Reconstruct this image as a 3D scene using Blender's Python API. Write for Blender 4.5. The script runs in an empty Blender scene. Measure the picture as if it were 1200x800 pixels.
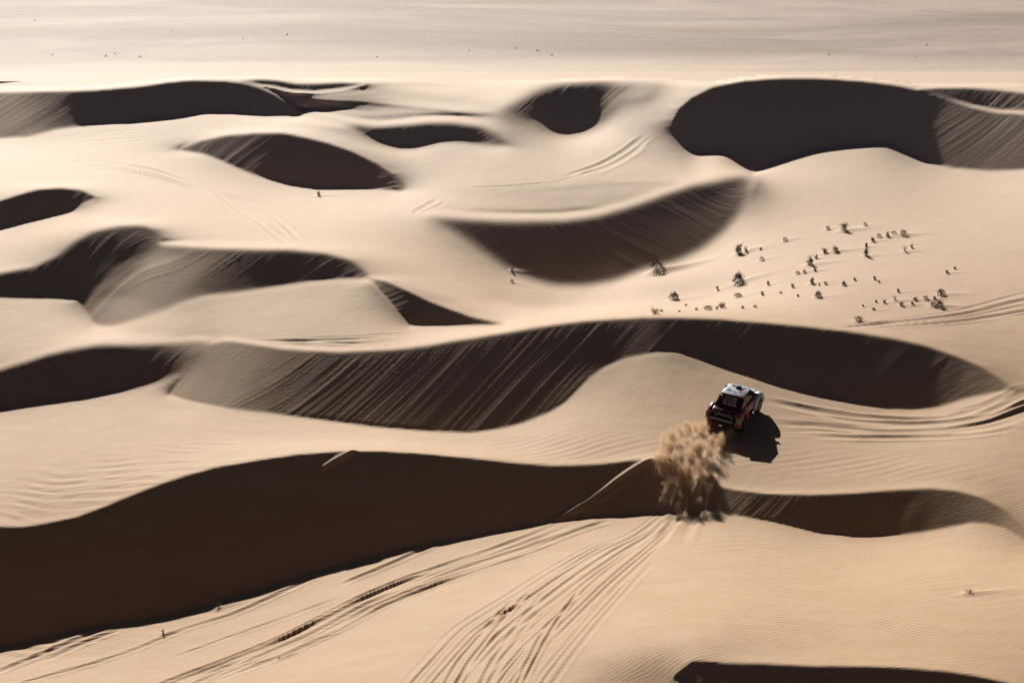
import bpy, bmesh, math, random
import numpy as np
from mathutils import Vector, Matrix

random.seed(7)
RNG = np.random.default_rng(11)
scene = bpy.context.scene
COL = scene.collection

# ------------------------------------------------------------------ camera
FPX, CX, CY = 2400.0, 600.0, 400.0       # focal length and centre of the 1200x800 photograph
DIP = math.radians(15.5)                 # the helicopter looks down this much
CAM_H = 32.0
cam_data = bpy.data.cameras.new('camera')
cam = bpy.data.objects.new('camera', cam_data)
COL.objects.link(cam)
cam.location = (0, 0, CAM_H)
cam.rotation_euler = (math.pi / 2 - DIP, 0, 0)
cam_data.sensor_width = 36.0
cam_data.lens = FPX / 1200.0 * 36.0
cam_data.clip_start = 1.0
cam_data.clip_end = 60000.0
scene.camera = cam

# ------------------------------------------------------------------ sky and sun
SUN_EL = math.radians(28.5)
SUN_AZ = math.radians(15.0)              # to the left of the view direction (+Y)
world = bpy.data.worlds.new('World')
scene.world = world
world.use_nodes = True
wn = world.node_tree
bg = wn.nodes['Background']
sky = wn.nodes.new('ShaderNodeTexSky')
sky.sky_type = 'NISHITA'
sky.sun_disc = False
sky.sun_elevation = SUN_EL
sky.sun_rotation = -SUN_AZ
sky.air_density = 0.08
sky.dust_density = 0.4
wn.links.new(sky.outputs[0], bg.inputs[0])
bg.inputs[1].default_value = 0.05
sun_data = bpy.data.lights.new('sun', 'SUN')
sun_data.energy = 5.0
sun_data.angle = math.radians(0.5)
sun_data.color = (1.0, 0.93, 0.84)
sun = bpy.data.objects.new('sun', sun_data)
COL.objects.link(sun)
SUN_DIR = Vector((-math.sin(SUN_AZ) * math.cos(SUN_EL), math.cos(SUN_AZ) * math.cos(SUN_EL), math.sin(SUN_EL)))
sun.rotation_euler = SUN_DIR.to_track_quat('Z', 'Y').to_euler()
sun.location = SUN_DIR * 300
scene.view_settings.view_transform = 'Standard'
scene.view_settings.look = 'None'
scene.view_settings.exposure = 0.68
scene.view_settings.gamma = 1.0
scene.render.engine = 'CYCLES'
scene.cycles.max_bounces = 6
scene.cycles.diffuse_bounces = 1
scene.cycles.volume_bounces = 1

# ------------------------------------------------------------------ the dune field
# Every slip face: the crest it hangs from, the foot it ends on, the direction it falls
# (degrees to the left of straight towards the camera) at some of its points, and how round its brink is.
ZP = -2.6                                # level of the gravel plain behind the dunes
SLIPS = [
 dict(c=[(-200,118),(-60,110),(0,108),(50,107),(110,106),(165,101),(200,96),(225,94),(265,95),(295,99),(320,110),(340,122),(350,134)],
      b=[(350,136),(310,136),(270,133),(240,132),(210,137),(165,141),(120,144),(65,151),(30,160),(0,161),(-80,155),(-200,130)],
      psi=[(20,130,38),(60,125,20),(120,120,0),(200,115,-5),(320,120,0)]),
 dict(c=[(280,95),(300,93),(320,93.5),(345,98),(370,98),(400,97),(428,98.5)],
      b=[(428,99),(400,104),(370,107),(345,106),(320,101),(280,96)], psi=[(300,96,20),(340,102,14),(400,101,8)]),
 dict(c=[(340,128),(400,142.5),(420,147),(440,150),(470,147.5),(500,144.5),(530,143.5),(560,147),(580,154),(600,168)],
      b=[(600,170),(575,170),(550,167),(535,166),(515,167),(490,174),(470,175),(445,169),(425,159),(405,147),(340,131)],
      psi=[(430,155,-8),(500,155,0),(550,155,5),(585,163,22)], soft=1.5),
 dict(c=[(590,128),(610,117),(640,103),(660,98),(685,95),(715,95),(745,97),(768,99)],
      b=[(768,100),(735,112),(720,125),(705,140),(695,150),(675,155),(658,157),(652,150),(640,140),(620,133),(590,130)],
      psi=[(615,122,-55),(640,120,-30),(665,125,-10),(700,110,5),(720,115,38),(745,104,45)], soft=2.5),
 dict(c=[(787,140),(795,126),(810,114),(835,102),(870,95),(910,92),(960,92),(1010,95),(1050,100),(1080,106),(1110,116),(1135,125),(1160,131),(1200,134),(1300,140),(1400,165)],
      b=[(1400,170),(1300,190),(1200,199),(1160,200),(1120,197),(1085,189),(1060,176),(1045,168),(1020,169),(990,171),(960,176),(930,184),(900,195),(882,203),(870,192),(860,183),(850,178),(818,179),(808,172),(795,160),(787,145)],
      psi=[(795,140,-20),(850,130,-12),(930,130,-5),(1000,130,0),(1040,130,2),(1062,150,8),(1085,150,24),(1120,150,28),(1180,165,29)], amp=.6),
 dict(c=[(1078,104.5),(1100,103),(1130,103),(1165,105),(1200,109),(1300,125)],
      b=[(1300,135),(1200,130),(1170,129),(1140,123),(1115,117),(1095,110),(1078,106)],
      psi=[(1100,107,-5),(1140,112,0),(1170,118,12),(1195,120,22)]),
 dict(c=[(212,174),(235,165),(265,159),(300,156.5),(330,156.5),(355,161),(380,167),(410,177),(440,191),(460,204),(470,220)],
      b=[(470,224),(440,222),(400,220),(370,220),(340,216),(315,210),(290,202),(265,191),(240,181),(212,176)],
      psi=[(230,173,22),(265,170,18),(300,180,16),(325,185,3),(400,195,0),(460,215,12)]),
 dict(c=[(-200,262),(-60,248),(0,235),(20,228),(45,221.5),(70,220),(95,222),(112,230)],
      b=[(112,232),(95,239),(85,248),(60,254),(30,261),(0,269),(-80,278),(-200,270)],
      psi=[(0,250,-5),(70,235,0),(95,232,14)]),
 dict(c=[(-200,330),(-60,328),(0,320),(40,312),(70,298),(90,282),(110,271),(140,265),(165,264),(180,268),(187,287),(240,290),(290,292),(340,293),(380,297),(410,305),(434,323)],
      b=[(434,328),(400,328),(360,331),(320,337),(280,342),(240,346),(215,353),(190,363),(160,373),(130,381),(112,381),(92,352),(60,350),(30,349),(0,348),(-80,352),(-200,340)],
      psi=[(0,335,-3),(60,325,3),(110,300,4),(120,322,8),(135,335,26),(160,290,9),(165,330,42),(185,310,45),(140,360,45),(210,315,36),(235,300,24),(255,320,14),(290,320,8),(340,315,5),(400,315,4)], soft=1.0, m=.59),
 dict(c=[(434,327),(452,331),(475,341),(500,353),(525,363),(550,372),(588,381)],
      b=[(588,382),(550,382),(510,382),(480,382),(468,369),(455,353),(434,330)], psi=[(460,345,8),(500,365,0)]),
 dict(c=[(500,253),(540,256),(600,258),(660,257),(700,252),(740,240),(780,226),(810,216),(840,212),(870,207),(884,205)],
      b=[(884,206),(875,228),(862,252),(845,272),(820,291),(790,306),(750,316),(720,328),(690,334),(650,334),(625,326),(600,315),(575,298),(540,275),(500,254)],
      psi=[(520,258,-15),(560,275,-15),(620,290,-14),(720,290,-14),(800,260,-12),(850,240,-10)], soft=1.8, m=.545, st=-38, amp=.35),
 dict(c=[(200,461),(216,439),(232,417),(248,403),(265,399.5),(275,400),(300,404),(330,409),(400,412),(460,410),(500,406),(540,399),(580,392),(630,384),(680,377),(720,373.5),(750,371.5),(790,371.5),(840,372.5),(890,376.5),(940,381.5),(990,387.5),(1040,395),(1080,403),(1120,416),(1150,429),(1170,442),(1188,455)],
      b=[(1188,457),(1160,461),(1130,467),(1100,477),(1070,480),(1040,479),(1000,471),(960,463),(920,453),(880,441),(850,431),(820,419),(800,412),(785,411),(760,413),(735,418),(710,428),(690,441),(675,456),(660,471),(640,483),(610,495),(580,502),(550,505),(500,503),(440,498),(380,490),(320,483),(270,479),(235,473),(215,468),(200,463)],
      psi=[(215,452,52),(235,455,46),(260,430,40),(285,430,33),(315,440,24),(340,450,16),(390,450,11),(500,450,8),(600,440,8),(660,440,9),(700,400,6),(755,392,16),(790,390,4),(950,420,0),(1080,440,3),(1110,440,12),(1140,450,24),(1175,455,30)], m=.585, soft=.6),
 dict(c=[(-200,455),(-60,444),(0,433),(30,424),(60,414.5),(90,408),(120,404),(160,404),(200,402),(225,399),(246,398)],
      b=[(246,400),(230,416),(210,438),(180,449),(140,458),(90,467),(40,474),(0,481),(-80,490),(-200,475)],
      psi=[(20,450,-4),(120,430,0),(185,425,6),(205,420,22),(232,410,42)], soft=1.5),
 dict(c=[(-240,640),(-60,616),(0,616),(20,617),(50,613),(90,604),(120,593),(160,577),(200,562),(250,547),(300,538),(350,531),(400,527),(450,527),(500,530),(550,535),(600,541),(650,545),(700,543),(740,538),(775,537),(800,548),(820,562),(840,568),(860,572.5),(900,577),(950,578),(1000,577),(1050,573),(1090,571.5),(1120,574),(1150,582),(1175,595),(1195,611),(1225,640)],
      b=[(1225,645),(1200,632),(1180,620),(1160,614),(1140,612),(1110,617),(1080,623),(1040,626),(1000,626),(960,622),(920,612),(880,605),(850,600),(825,598),(800,600),(775,600),(760,600),(730,604),(690,607),(640,613),(580,623),(520,633),(470,641),(420,653),(370,666),(320,681),(270,699),(220,713),(170,723),(120,729),(80,739),(40,749),(0,758),(-60,765),(-240,720)],
      psi=[(0,680,-4),(300,600,-4),(600,580,0),(740,570,3),(800,570,10),(850,590,12),(900,595,4),(1000,600,0),(1070,600,12),(1110,600,20),(1150,600,28),(1190,620,38)]),
 dict(c=[(792,792),(812,776),(850,778),(900,778),(950,780),(1000,781),(1060,783),(1110,786),(1150,792),(1190,800),(1230,815),(1280,850)],
      b=[(1280,855),(1230,870),(1150,878),(1050,876),(950,866),(880,850),(830,825),(792,798)],
      psi=[(815,790,14),(900,820,4),(1050,830,0)]),
]
# gentle rises and falls of the lit sand: x, y, radius x, radius y, turn (deg), slope towards the camera added
SWELLS = [
 (730,345,150,16,-6,.22),
 (350,116,30,9,35,-.10), (390,128,30,6,12,-.06),
 (960,232,150,34,0,.10), (1120,265,130,50,0,.07), (775,790,95,34,-8,.42), (835,200,42,18,30,.22), (585,158,25,10,20,.18), (608,136,36,18,-30,.18), (160,389,80,10,0,.12), (500,513,250,9,2,.12), (820,330,60,20,-20,.06), (280,255,120,14,20,-.05), (700,225,120,20,0,-.06), (440,300,80,14,25,-.05), (520,116,75,8,6,.22), (400,397,130,7,0,-.03), (600,362,120,8,8,-.08), (60,292,70,14,-14,.10), (330,352,60,10,0,.06), (860,470,120,30,0,.05), (1080,655,120,40,0,-.03),
]
PLAIN_EDGE = [(-400,96),(0,91),(20,95),(60,104),(110,103.5),(165,98),(225,91.5),(265,92),(300,90.5),(345,94),(420,94),(520,95),(600,97),(660,95),(720,92.5),(780,94),(835,98),(870,92.5),(910,89.5),(960,89.5),(1050,97),(1080,101),(1200,101),(1600,105)]

def lin(pts, x):
    p = sorted(pts)
    return np.interp(x, [q[0] for q in p], [q[1] for q in p])

def blur(a, s):
    if s <= 0.05: return a
    r = int(math.ceil(3 * s)); k = np.exp(-.5 * (np.arange(-r, r + 1) / s) ** 2); k /= k.sum()
    p = np.pad(a, ((r, r), (0, 0)), mode='edge')
    o = np.zeros_like(a)
    for i in range(2 * r + 1): o += k[i] * p[i:i + a.shape[0]]
    p = np.pad(o, ((0, 0), (r, r)), mode='edge')
    o2 = np.zeros_like(a)
    for i in range(2 * r + 1): o2 += k[i] * p[:, i:i + a.shape[1]]
    return o2

def dip_tan(v): return np.tan(DIP + np.arctan((v - CY) / FPX))

STEP0 = 2.0
U0 = np.arange(-260, 1462, STEP0); V0 = np.arange(48, 1010, STEP0)

def fields():
    UU, VV = np.meshgrid(U0, V0)
    mask = np.zeros_like(UU); sx = np.zeros_like(UU); sy = np.zeros_like(UU)
    psi_all = np.zeros_like(UU)
    lit = np.full_like(UU, -0.08)
    T = dip_tan(VV)
    for S in SLIPS:
        xs = [p[0] for p in S['c']]; x0, x1 = min(xs), max(xs)
        c = lin(S['c'], U0); b = lin(S['b'], U0)
        inside = ((U0 >= x0) & (U0 <= x1)).astype(float)
        m = np.clip((VV - c) / STEP0 + .5, 0, 1) * np.clip((b - VV) / STEP0 + .5, 0, 1) * inside
        m = blur(m, S.get('soft', .5) / STEP0 * 2)
        num = np.zeros_like(UU); den = np.zeros_like(UU)
        for (px, py, a) in S['psi']:
            wgt = 1.0 / (((UU - px) ** 2 + ((VV - py) * 1.6) ** 2) + 60.0) ** 1.7
            num += wgt * a; den += wgt
        psi = np.radians(num / den)
        mm = S.get('m', .62)
        sx += m * mm * np.sin(psi); sy += m * mm * np.cos(psi)
        psi_all += m * psi
        mask += m
        th = np.clip((b - c) / 22.0, 0, 1) * inside
        hp = np.clip(b - c, 1, 200)
        db = VV - b
        lit += 0.20 * blur(th[None, :] * np.where(db >= 0, np.exp(-np.maximum(db, 0) / (0.22 * hp + 6)), 0), 2)
        dc = c - VV
        lit += -0.08 * blur(th[None, :] * np.where(dc >= 0, np.exp(-np.maximum(dc, 0) / 30.0), 0), 1)
    for (x, y, rx, ry, rot, ds) in SWELLS:
        ca, sa = math.cos(math.radians(rot)), math.sin(math.radians(rot))
        dx = (UU - x) * ca + (VV - y) * sa; dy = -(UU - x) * sa + (VV - y) * ca
        lit += ds * np.exp(-(dx / rx) ** 2 - (dy / ry) ** 2)
    mask = np.clip(mask, 0, 1)
    lit = np.maximum(lit, -0.75 * T)
    edge = lin(PLAIN_EDGE, U0)
    plain = (VV < edge - 1).astype(float)
    colm = blur((((U0 > 170) & (U0 < 430)) | ((U0 > 635) & (U0 < 770)) | ((U0 > 825) & (U0 < 1260))).astype(float)[None].repeat(2, 0), 4)[0]
    brk = np.exp(-((VV - edge + 1) / 2.5) ** 2) * colm
    return UU, VV, T, mask, sx, sy + (1 - mask) * lit, plain, brk, psi_all

def shrink(a):
    h, w = a.shape[0] // 2 * 2, a.shape[1] // 2 * 2
    a = a[:h, :w]
    return (a[::2, ::2] + a[1::2, ::2] + a[::2, 1::2] + a[1::2, 1::2]) / 4

def grow(a, shape):
    ys = (np.arange(shape[0]) - .5) / 2; xs = (np.arange(shape[1]) - .5) / 2
    ys = np.clip(ys, 0, a.shape[0] - 1.001); xs = np.clip(xs, 0, a.shape[1] - 1.001)
    y0 = ys.astype(int); x0 = xs.astype(int); fy = (ys - y0)[:, None]; fx = (xs - x0)[None]
    r = a[y0] * (1 - fy) + a[y0 + 1] * fy
    return r[:, x0] * (1 - fx) + r[:, x0 + 1] * fx

W_SLIP_V, W_SLIP_U, W_LIT_V, W_LIT_U, W_LEVEL = 1.0, 0.8, 0.30, 0.14, 0.006

def solve_dunes():
    f = fields()
    levels = [f[:8]]
    for _ in range(4): levels.append(tuple(shrink(a) for a in levels[-1]))
    w = None
    for li in range(4, -1, -1):
        UU, VV, T, mask, sx, sy, plain, brk = levels[li]
        st = STEP0 * 2 ** li
        A = (UU - CX) / FPX / (np.cos(DIP) - (VV - CY) / FPX * np.sin(DIP))
        def half_v(a): return (a[1:] + a[:-1]) / 2
        def half_u(a): return (a[:, 1:] + a[:, :-1]) / 2
        s_eff = sy + sx * A
        Tv, sv, mv, bv = half_v(T), half_v(s_eff), half_v(mask), half_v(brk)
        dT = T[1:] - T[:-1]
        ts = np.maximum(Tv + sv, .15 * Tv)
        g = sv / (Tv * ts)
        wv = (W_LIT_V + (W_SLIP_V - W_LIT_V) * mv) * (1 - .995 * np.clip(bv, 0, 1))
        Tu, su, sxu, mu = half_u(T), half_u(s_eff), half_u(sx), half_u(mask)
        dA = A[:, 1:] - A[:, :-1]
        tu = np.maximum(Tu + su, .15 * Tu)
        wu = W_LIT_U + (W_SLIP_U - W_LIT_U) * mu
        cl = (W_LEVEL + 3.0 * plain) * CAM_H
        w0 = np.log(CAM_H - np.where(plain > .5, ZP, -.9))
        x = w0.copy() if w is None else grow(w, T.shape)
        for rnd in range(6):
            # weights that make every residual an error of slope, whatever the slope is now
            gc = (x[1:] - x[:-1]) / dT
            cur = Tv / np.maximum(1 - gc * Tv, 1e-3)
            cur = blur(np.clip(cur, ts, Tv + 1.2), 3.0)
            if w is None and rnd == 0: cur = ts
            if rnd: cur = np.sqrt(cur * old)
            old = cur
            cf = np.empty_like(T); cf[1:-1] = (cur[1:] + cur[:-1]) / 2; cf[0] = cur[0]; cf[-1] = cur[-1]
            cu = half_u(cf)
            av = wv * ts * cur / dT; gv = wv * ts * cur * g
            au = wu * cu / dA; gu = -wu * sxu
            def op(x):
                r1 = av * (x[1:] - x[:-1]); r2 = au * (x[:, 1:] - x[:, :-1])
                y = cl ** 2 * x
                t = av * r1; y[1:] += t; y[:-1] -= t
                t = au * r2; y[:, 1:] += t; y[:, :-1] -= t
                return y
            rhs = cl ** 2 * w0
            t = av * gv; rhs[1:] += t; rhs[:-1] -= t
            t = au * gu; rhs[:, 1:] += t; rhs[:, :-1] -= t
            diag = cl ** 2 * np.ones_like(T)
            t = av ** 2; diag[1:] += t; diag[:-1] += t
            t = au ** 2; diag[:, 1:] += t; diag[:, :-1] += t
            r = rhs - op(x); z = r / diag; p = z.copy(); rz = (r * z).sum()
            for it in range({0: 30, 1: 60, 2: 100, 3: 150, 4: 200}[li]):
                q = op(p); al = rz / (p * q).sum()
                x += al * p; r -= al * q
                z = r / diag; rn = (r * z).sum(); p = z + rn / rz * p; rz = rn
        w = x
    return w, f

W, FIELDS = solve_dunes()
MASK = FIELDS[3]; PSI = FIELDS[8]
Z0 = CAM_H - np.exp(W)
print('dune heights', Z0.min(), Z0.max())

def bil(a, u, v):
    x = np.clip((u - U0[0]) / STEP0, 0, len(U0) - 1.001); y = np.clip((v - V0[0]) / STEP0, 0, len(V0) - 1.001)
    xi = x.astype(int); yi = y.astype(int); fx = x - xi; fy = y - yi
    return (a[yi, xi] * (1 - fx) + a[yi, xi + 1] * fx) * (1 - fy) + (a[yi + 1, xi] * (1 - fx) + a[yi + 1, xi + 1] * fx) * fy

def world_at(u, v):
    """point of the sand seen at photograph pixel (u, v)"""
    u = np.asarray(u, float); v = np.asarray(v, float)
    dep = np.exp(bil(W, u, v))
    y = dep / dip_tan(v)
    x = y * (u - CX) / FPX / (math.cos(DIP) - (v - CY) / FPX * math.sin(DIP))
    return np.stack([x, y, CAM_H - dep], -1)

def mat(name):
    m = bpy.data.materials.new(name); m.use_nodes = True
    nt = m.node_tree
    return m, nt, nt.nodes['Principled BSDF']

def make_grid_mesh(name, P):
    n, m = P.shape[:2]
    idx = np.arange(n * m, dtype=np.int32).reshape(n, m)
    q = np.stack([idx[:-1, :-1], idx[1:, :-1], idx[1:, 1:], idx[:-1, 1:]], -1).reshape(-1, 4)
    me = bpy.data.meshes.new(name)
    me.vertices.add(n * m); me.vertices.foreach_set('co', P.reshape(-1).astype(np.float32))
    me.loops.add(q.size); me.loops.foreach_set('vertex_index', q.reshape(-1))
    me.polygons.add(len(q)); me.polygons.foreach_set('loop_start', np.arange(0, q.size, 4, dtype=np.int32))
    me.polygons.foreach_set('loop_total', np.full(len(q), 4, dtype=np.int32))
    me.polygons.foreach_set('use_smooth', np.ones(len(q), dtype=bool))
    me.update(calc_edges=True)
    return me

# ------------------------------------------------------------------ noise for the relief of the sand
_TAB = RNG.uniform(-1, 1, (256, 256))
def vnoise(x, y, seed=0):
    x = np.asarray(x) + seed * 17.3; y = np.asarray(y) + seed * 7.7
    xi = np.floor(x); yi = np.floor(y); fx = x - xi; fy = y - yi
    fx = fx * fx * (3 - 2 * fx); fy = fy * fy * (3 - 2 * fy)
    a = xi.astype(np.int64) & 255; b = yi.astype(np.int64) & 255
    a1 = (a + 1) & 255; b1 = (b + 1) & 255
    return (_TAB[a, b] * (1 - fx) + _TAB[a1, b] * fx) * (1 - fy) + (_TAB[a, b1] * (1 - fx) + _TAB[a1, b1] * fx) * fy

# columns and rows fine inside the view, coarse beyond it
UC = np.concatenate([np.arange(-1860, -260, 40.0), np.arange(-260, -40, 5.0), np.arange(-40, 1241, 1.25), np.arange(1245, 1461, 5.0), np.arange(1500, 3100, 40.0)])
VC = np.concatenate([np.arange(84, 86, 1.0), np.arange(86, 440, 1.0), np.arange(440, 820, .75), np.arange(820, 1009, 4.0), np.arange(1060, 2500, 80.0)])
GU, GV = np.meshgrid(UC, VC)
P = world_at(GU, GV)
X, Y = P[..., 0].copy(), P[..., 1].copy()
DZ = np.zeros_like(X)

# depth (y) of the crest above every point of a slip face, and how far down its fall line a point lies
YC = np.zeros_like(MASK); MM = np.full_like(MASK, 1e-6); ST = np.zeros_like(MASK); AM = np.zeros_like(MASK)
for S in SLIPS:
    xs = [p[0] for p in S['c']]
    c = lin(S['c'], U0); b = lin(S['b'], U0)
    inside = (U0 >= min(xs)) & (U0 <= max(xs))
    yc = blur(np.repeat(world_at(U0, np.where(inside, c, np.where(U0 < min(xs), c[np.argmax(inside)], c[len(c) - 1 - np.argmax(inside[::-1])])))[:, 1][None], 2, 0), 9)[0]
    vv = V0[:, None]
    m = ((vv > c - 6) & (vv < b + 6) & inside).astype(float)
    YC += m * yc; MM += m; ST += m * math.tan(math.radians(S.get('st', 42))); AM += m * S.get('amp', 1.0)
YCG = bil(YC, GU, GV) / np.maximum(bil(MM, GU, GV), 1e-6)
MG = bil(MASK, GU, GV); STG = bil(ST, GU, GV) / np.maximum(bil(MM, GU, GV), 1e-6)
down = np.clip(YCG - Y, 0, 30)
XC = X + down * STG
patch = np.clip(.30 + .9 * vnoise(XC * .16, down * .10, 14), .08, 1.2)
def fine(f, g, seed, p):
    return (1 - np.abs(vnoise(XC * f, down * g, seed))) ** p
st = .010 * vnoise(XC * .8, down * .05, 1) + .010 * vnoise(XC * 2.4, down * .06, 2) * patch
st += .024 * fine(1.7, .05, 3, 9) * np.clip(vnoise(XC * .30, down * .25, 4) + .05, 0, 1)
st += .017 * fine(4.2, .07, 5, 5) * patch
st += .008 * vnoise(XC * 7.0, down * .12, 16) * patch
st *= np.clip(down / .9, 0, 1)
st *= .8 * bil(AM, GU, GV) / np.maximum(bil(MM, GU, GV), 1e-6)
DZ += st * np.clip(MG * 1.3 - .25, 0, 1) * np.clip(Y / 130, .7, 1.8)
# broad and small unevenness of the wind-blown sand
lit = 1 - MG
DZ += lit * (.10 * vnoise(X * .07, Y * .05, 6) + .035 * vnoise(X * .22, Y * .13, 7) + .010 * vnoise(X * .8, Y * .5, 8) + .005 * vnoise(X * 2.2, Y * 1.8, 18))

def blob(u, v, rx, ry, rot=0):
    ca, sa = math.cos(math.radians(rot)), math.sin(math.radians(rot))
    dx = (GU - u) * ca + (GV - v) * sa; dy = -(GU - u) * sa + (GV - v) * ca
    return np.exp(-(dx / rx) ** 2 - (dy / ry) ** 2)

# coarse wind ripples that read one by one
mega = np.clip(blob(90, 575, 190, 26, -14) + blob(300, 545, 110, 10, -12) * .6 + .8 * blob(90, 740, 150, 26, -14), 0, 1) * lit
warp = vnoise(X * .35, Y * .25, 9) * 1.3
wv = np.sin((X * .30 + Y * .95) * 5.2 + warp * 2.2) * np.clip(.5 + .9 * vnoise(X * .75, Y * 1.5, 10), 0, 1)
DZ += mega * .040 * wv
mega2 = np.clip(blob(660, 525, 110, 16, 0) + .8 * blob(1010, 545, 160, 14, 4) + .6 * blob(1130, 690, 90, 14, 10) + .5 * blob(860, 640, 60, 18, 0), 0, 1) * lit
DZ += mega2 * .014 * np.sin((X * -.35 + Y * .93) * 7.0 + warp * 1.6)

# ------------------------------------------------------------------ tyre tracks pressed into the sand
def carve(poly, width, depth, berm=.55, fade=True, seed=0):
    """a rut along a line of photograph pixels: width and depth in metres"""
    pts = np.array(poly, float)
    seg = np.hypot(*np.diff(pts, axis=0).T); t = np.concatenate([[0], np.cumsum(seg)])
    n = max(6, int(t[-1] / 7)); tt = np.linspace(0, t[-1], n)
    # round the corners
    up = np.interp(tt, t, pts[:, 0]); vp = np.interp(tt, t, pts[:, 1])
    for _ in range(3):
        up[1:-1] = (up[:-2] + 2 * up[1:-1] + up[2:]) / 4; vp[1:-1] = (vp[:-2] + 2 * vp[1:-1] + vp[2:]) / 4
    up += np.cumsum(RNG.normal(0, .25, n)) * .6
    w = world_at(up, vp)
    mg = 14
    i0, i1 = np.searchsorted(UC, [up.min() - mg, up.max() + mg]); j0, j1 = np.searchsorted(VC, [vp.min() - mg, vp.max() + mg])
    if i1 <= i0 or j1 <= j0: return
    BST = np.full((j1 - j0, i1 - i0), 1e9); FRC = np.zeros_like(BST)
    for k0 in range(0, n - 1, 6):
        k1 = min(k0 + 6, n - 1)
        a0, a1 = np.searchsorted(UC, [up[k0:k1 + 1].min() - mg, up[k0:k1 + 1].max() + mg])
        b0, b1 = np.searchsorted(VC, [vp[k0:k1 + 1].min() - mg, vp[k0:k1 + 1].max() + mg])
        if a1 <= a0 or b1 <= b0: continue
        sx_, sy_ = X[b0:b1, a0:a1], Y[b0:b1, a0:a1]
        best = BST[b0 - j0:b1 - j0, a0 - i0:a1 - i0]; fr = FRC[b0 - j0:b1 - j0, a0 - i0:a1 - i0]
        for k in range(k0, k1):
            ax, ay = w[k, :2]; bx, by = w[k + 1, :2]
            dx, dy = bx - ax, by - ay; L2 = dx * dx + dy * dy + 1e-9
            q = np.clip(((sx_ - ax) * dx + (sy_ - ay) * dy) / L2, 0, 1)
            d = np.hypot(sx_ - ax - q * dx, sy_ - ay - q * dy)
            mk = d < best
            best[mk] = d[mk]; fr[mk] = ((k + q) / (n - 1))[mk]
    e = (np.clip(FRC * 7, 0, 1) * np.clip((1 - FRC) * 7, 0, 1)) if fade else 1.0
    e = e * np.clip(.8 + .5 * vnoise(FRC * t[-1] / 45.0, seed * 3.1 + 0 * FRC, 12), .2, 1.2)
    CARVE[j0:j1, i0:i1] += depth * e * (-np.exp(-(BST / width) ** 2) + berm * np.exp(-((BST - 1.75 * width) / (.65 * width)) ** 2))

CARVE = np.zeros_like(X)
def bundle(left, right, n, width, depth, jit=.05, part=.35, seed=1):
    R = np.random.default_rng(seed)
    L = np.array(left, float); Rr = np.array(right, float)
    tl = np.linspace(0, 1, 24)
    def res(p):
        s_ = np.concatenate([[0], np.cumsum(np.hypot(*np.diff(p, axis=0).T))]); s_ /= s_[-1]
        return np.stack([np.interp(tl, s_, p[:, 0]), np.interp(tl, s_, p[:, 1])], -1)
    L, Rr = res(L), res(Rr)
    for i in range(n):
        f0 = (i + .5 + R.uniform(-.4, .4)) / n; f1 = np.clip(f0 + R.normal(0, jit), 0, 1)
        f = np.linspace(f0, f1, 24)[:, None] + .008 * np.sin(np.linspace(0, R.uniform(2, 5), 24) + R.uniform(0, 6))[:, None]
        p = L * (1 - f) + Rr * f
        a = R.uniform(0, part) if R.random() < .7 else 0; b = 1 - (R.uniform(0, part) if R.random() < .7 else 0)
        k0, k1 = int(a * 23), max(int(a * 23) + 5, int(b * 23)) + 1
        carve(p[k0:k1], width * R.uniform(.7, 1.25), depth * R.uniform(.5, 1.2), seed=i + seed * 31)

bundle([(768,600),(735,625),(690,640),(640,668),(590,700),(530,735),(470,800),(430,850)],
       [(812,600),(795,628),(772,655),(740,690),(712,725),(685,760),(655,800),(620,860)], 17, .125, .085, .035, .35, 3)
bundle([(600,690),(560,730),(520,775),(490,830)], [(690,690),(660,735),(640,775),(610,840)], 6, .14, .11, .03, .25, 4)
bundle([(662,613),(600,632),(540,652),(470,675),(400,705),(330,742),(250,775),(180,800),(100,835)],
       [(735,606),(660,638),(590,660),(520,682),(450,710),(400,738),(330,770),(270,800),(200,840)], 7, .24, .12, .04, .3, 5)
bundle([(897,466),(940,474),(1000,485),(1060,489),(1110,487),(1150,480),(1200,458),(1260,430)],
       [(897,514),(960,513),(1030,516),(1090,516),(1140,513),(1200,503),(1280,490)], 13, .34, .085, .10, .3, 6)
bundle([(1100,484),(1150,474),(1190,456),(1240,440)], [(1110,510),(1160,505),(1200,492),(1250,480)], 6, .36, .12, .08, .1, 7)
bundle([(960,384),(1040,374),(1120,364),(1200,344),(1270,328)], [(1000,388),(1080,381),(1150,377),(1200,373),(1270,366)], 9, .22, .11, .15, .3, 8)
bundle([(655,206),(700,192),(730,176),(755,156)], [(690,205),(715,196),(742,180),(765,160)], 4, .28, .13, .1, .2, 9)
bundle([(545,219),(590,217),(640,213),(680,203)], [(550,224),(590,223),(640,220),(690,208)], 4, .22, .09, .2, .3, 10)
bundle([(212,214),(250,228),(300,262),(340,292)], [(236,214),(280,230),(330,258),(362,290)], 7, .24, .12, .1, .3, 11)
bundle([(60,190),(120,186),(180,196),(230,214)], [(60,200),(130,198),(190,210),(240,226)], 6, .22, .10, .2, .3, 12)
bundle([(478,250),(500,240),(515,232)], [(490,252),(508,244),(522,238)], 3, .25, .12, .1, .1, 13)
bundle([(300,398),(360,396),(430,394),(520,388)], [(300,404),(360,408),(430,408),(500,402)], 9, .16, .06, .3, .4, 14)
bundle([(20,165),(100,150),(170,147)], [(10,190),(100,172),(200,160)], 5, .2, .08, .2, .4, 15)
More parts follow.
